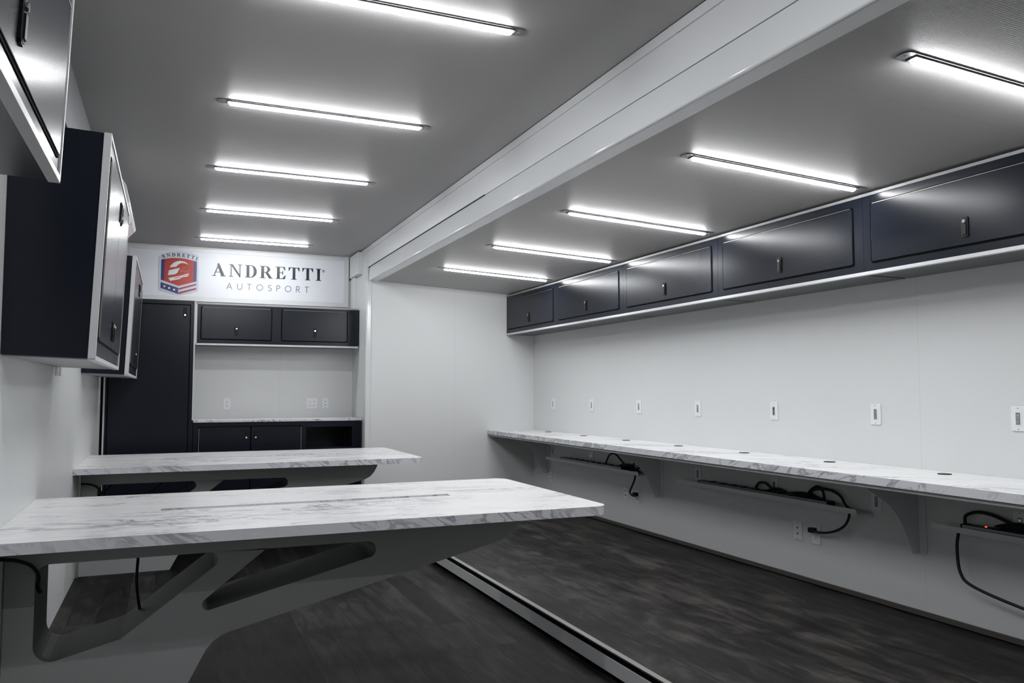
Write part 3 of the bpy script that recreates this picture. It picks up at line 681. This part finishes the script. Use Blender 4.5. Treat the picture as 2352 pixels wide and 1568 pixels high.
def plug_lead(k_, pts, plug, r=0.0075):
    """the lead of a power strip with its moulded plug on the wall"""
    t, o = STRIPS[k_]
    ld = MB().tube(pts, r).build('lead', [BLACK], t, o)
    MB().prism(rnd([(plug[0]-0.022, plug[1]-0.013), (plug[0]+0.022, plug[1]-0.013), (plug[0]+0.022, plug[1]+0.016), (plug[0]-0.022, plug[1]+0.016)], 0.006), 'x', XR-0.040, XR-0.0085).build('plug', [BLKP], ld, o, 0.002)
plug_lead(0, [(3.525, 5.70, -0.675), (3.535, 5.73, -0.72), (3.545, 5.78, -0.77), (3.548, 5.815, -0.81), (3.550, 5.83, -0.835), (3.553, 5.80, -0.856), (3.560, 5.76, -0.858), (3.575, 5.79, -0.853)], (5.80, -0.850))
plug_lead(1, [(3.540, 3.465, -0.675), (3.545, 3.475, -0.71), (3.552, 3.51, -0.755), (3.557, 3.57, -0.793), (3.562, 3.65, -0.820), (3.566, 3.73, -0.832), (3.575, 3.79, -0.834)], (3.80, -0.832))
plug_lead(2, [(3.54, 2.782, -0.675), (3.535, 2.790, -0.74), (3.528, 2.782, -0.82), (3.525, 2.768, -0.87), (3.525, 2.740, -0.905), (3.528, 2.67, -0.930), (3.535, 2.55, -0.955), (3.54, 2.40, -0.975), (3.55, 2.2, -0.985), (3.56, 2.0, -0.95), (3.575, 1.84, -0.868)], (1.82, -0.860))

# ---------------------------------------------------------------- wall plates
def plate(kind, loc, rotz, label, group):
    """local: x right, z up, wall at y=0, outwards is -y"""
    r = thing('wall_plate', label, 'wall plate', loc, (0, 0, rotz), group)
    w_ = 0.116 if kind == 'quad' else 0.070
    MB().prism(rrect(-w_/2, w_/2, -0.057, 0.057, 0.004), 'y', -0.006, -0.0003).build('faceplate', [PLATE], r, bevel=0.0018)
    if kind == 'media':
        MB().prism(rrect(-0.0175, 0.0175, -0.035, 0.035, 0.002), 'y', -0.0075, -0.006, 0, holes=[[(-0.011, 0.028), (0.011, 0.028), (0.011, -0.028), (-0.011, -0.028)]]).build('insert', [PLATE], r, bevel=0.0004)
        mb = MB().box(-0.011, 0.011, -0.0064, -0.006, -0.028, 0.028, 0)
        for z, hh in ((0.015, 0.005), (0.006, 0.002), (-0.006, 0.002), (-0.016, 0.0025)): mb.box(-0.007, 0.005, -0.0070, -0.0064, z-hh, z+hh, 1)
        mb.build('port', [GREYP, CHROME], r)
    elif kind == 'coax':
        for z in (0.018, -0.018): MB().cyl((0, z), 0.006, 'y', -0.011, -0.006, seg=12).build('connector', [GREYP], r)
    elif kind in ('duplex', 'quad'):
        for cx in ((0,) if kind == 'duplex' else (-0.023, 0.023)):
            for z in (0.0195, -0.0195):
                mb = MB().prism(rrect(cx-0.0165, cx+0.0165, z-0.014, z+0.014, 0.008), 'y', -0.008, -0.006, 0)
                mb.box(cx-0.0075, cx-0.0045, -0.0084, -0.008, z-0.001, z+0.008, 1).box(cx+0.0045, cx+0.0075, -0.0084, -0.008, z-0.001, z+0.008, 1).cyl((cx, z-0.007), 0.0028, 'y', -0.0084, -0.008, 1, 8)
                mb.build('socket', [PLATE, BLACK], r)
    for z in ((0.048, -0.048) if kind in ('media', 'coax') else (0.0,)):
        MB().cyl((0, z), 0.0028, 'y', -0.0068, -0.006, seg=8).build('screw', [GREYP], r)
    return r
ordn = ['farthest of the seven, nearest the end wall', 'second from the end wall', 'third from the end wall', 'middle one of the seven', 'third from the right photo edge', 'second from the right photo edge', 'nearest one, cut by the right photo edge']
pa = pb = None
for i in range(7):
    y = 7.3945 - 0.8148*i
    la = 'white media plate above the right counter, ' + ordn[i]
    lb = 'shaded white media plate under the right counter, ' + ordn[i]
    if pa is None: pa = plate('media', (XR, y, -0.124), -PI/2, la, 'white media plates in a row above the right counter')
    else: dup(pa, (XR, y, -0.124), la)
    if pb is None: pb = plate('media', (XR, y+0.01, -0.604), -PI/2, lb, 'white media plates under the right counter')
    else: dup(pb, (XR, y+0.01, -0.604), lb)
LOWG = 'white low wall plates below the cable trays'
plate('coax', (XR, 7.451, -0.862), -PI/2, 'white low wall plate below the far end of the farthest cable tray', LOWG)
plate('coax', (XR, 5.985, -0.860), -PI/2, 'white two-connector wall plate left of the socket under the farthest cable tray', LOWG)
plate('duplex', (XR, 5.80, -0.864), -PI/2, 'white duplex socket with a plug in it under the farthest cable tray', LOWG)
plate('coax', (XR, 3.943, -0.856), -PI/2, 'white two-connector wall plate left of the socket under the middle cable tray', LOWG)
plate('duplex', (XR, 3.79, -0.858), -PI/2, 'white duplex socket with a plug in it under the middle cable tray', LOWG)
plate('duplex', (XR, 1.82, -0.862), -PI/2, 'white duplex socket below the nearest cable tray, out of view at the right', LOWG)
BG = 'white wall plates above the back countertop'
plate('duplex', (0.542, YB, -0.124), 0, 'white duplex socket on the back wall, left one above the back countertop', BG)
plate('quad', (1.387, YB, -0.123), 0, 'wide white four-outlet socket on the back wall above the back countertop', BG)
plate('coax', (1.527, YB, -0.121), 0, 'white two-connector plate on the back wall, right of the wide socket', BG)

# ---------------------------------------------------------------- left wall extras
ac = thing('air_conditioner', 'white wall-mounted air conditioner behind the middle cabinet on the left wall', 'air conditioner', (XL, 5.6, 1.02))
AO = (-XL, -5.6, -1.02)
prof = rnd([(-0.423, 1.00), (-0.330, 1.015), (-0.238, 1.118), (-0.262, 1.22), (-0.31, 1.285), (-0.423, 1.285)], [0.01, 0.03, 0.02, 0.05, 0.05, 0.01], 6)
MB().prism(prof, 'y', 5.18, 6.12).build('casing', [ACW], ac, AO, 0.006, 3)
MB().box(XL+0.0005, -0.423, 5.25, 6.05, 1.02, 1.115).build('wall_mount', [ACW], ac, AO)
MB().prism([(-0.322, 1.022), (-0.252, 1.100), (-0.250, 1.098), (-0.320, 1.020)], 'y', 5.75, 6.05).build('display_panel', [ACP], ac, AO)
MB().prism([(-0.412, 1.0005), (-0.345, 1.0065), (-0.345, 1.0035), (-0.412, 0.997)], 'y', 5.3, 6.0).build('air_outlet', [BLACK], ac, AO)
for y, lab in ((4.961, 'left'), (5.092, 'right')):
    o = MB().prism(rrect(y-0.016, y+0.016, 0.087, 0.42, 0.010), 'x', XL, XL+0.014).build('cord_cover', [PLATE], None, (0,0,H), 0.003)
    place(o, (XL, y, 0.087+H)); tag(o, 'narrow white cord cover on the left wall below the middle cabinet, %s one of two' % lab, 'cord cover', 'pair of cord covers on the left wall')
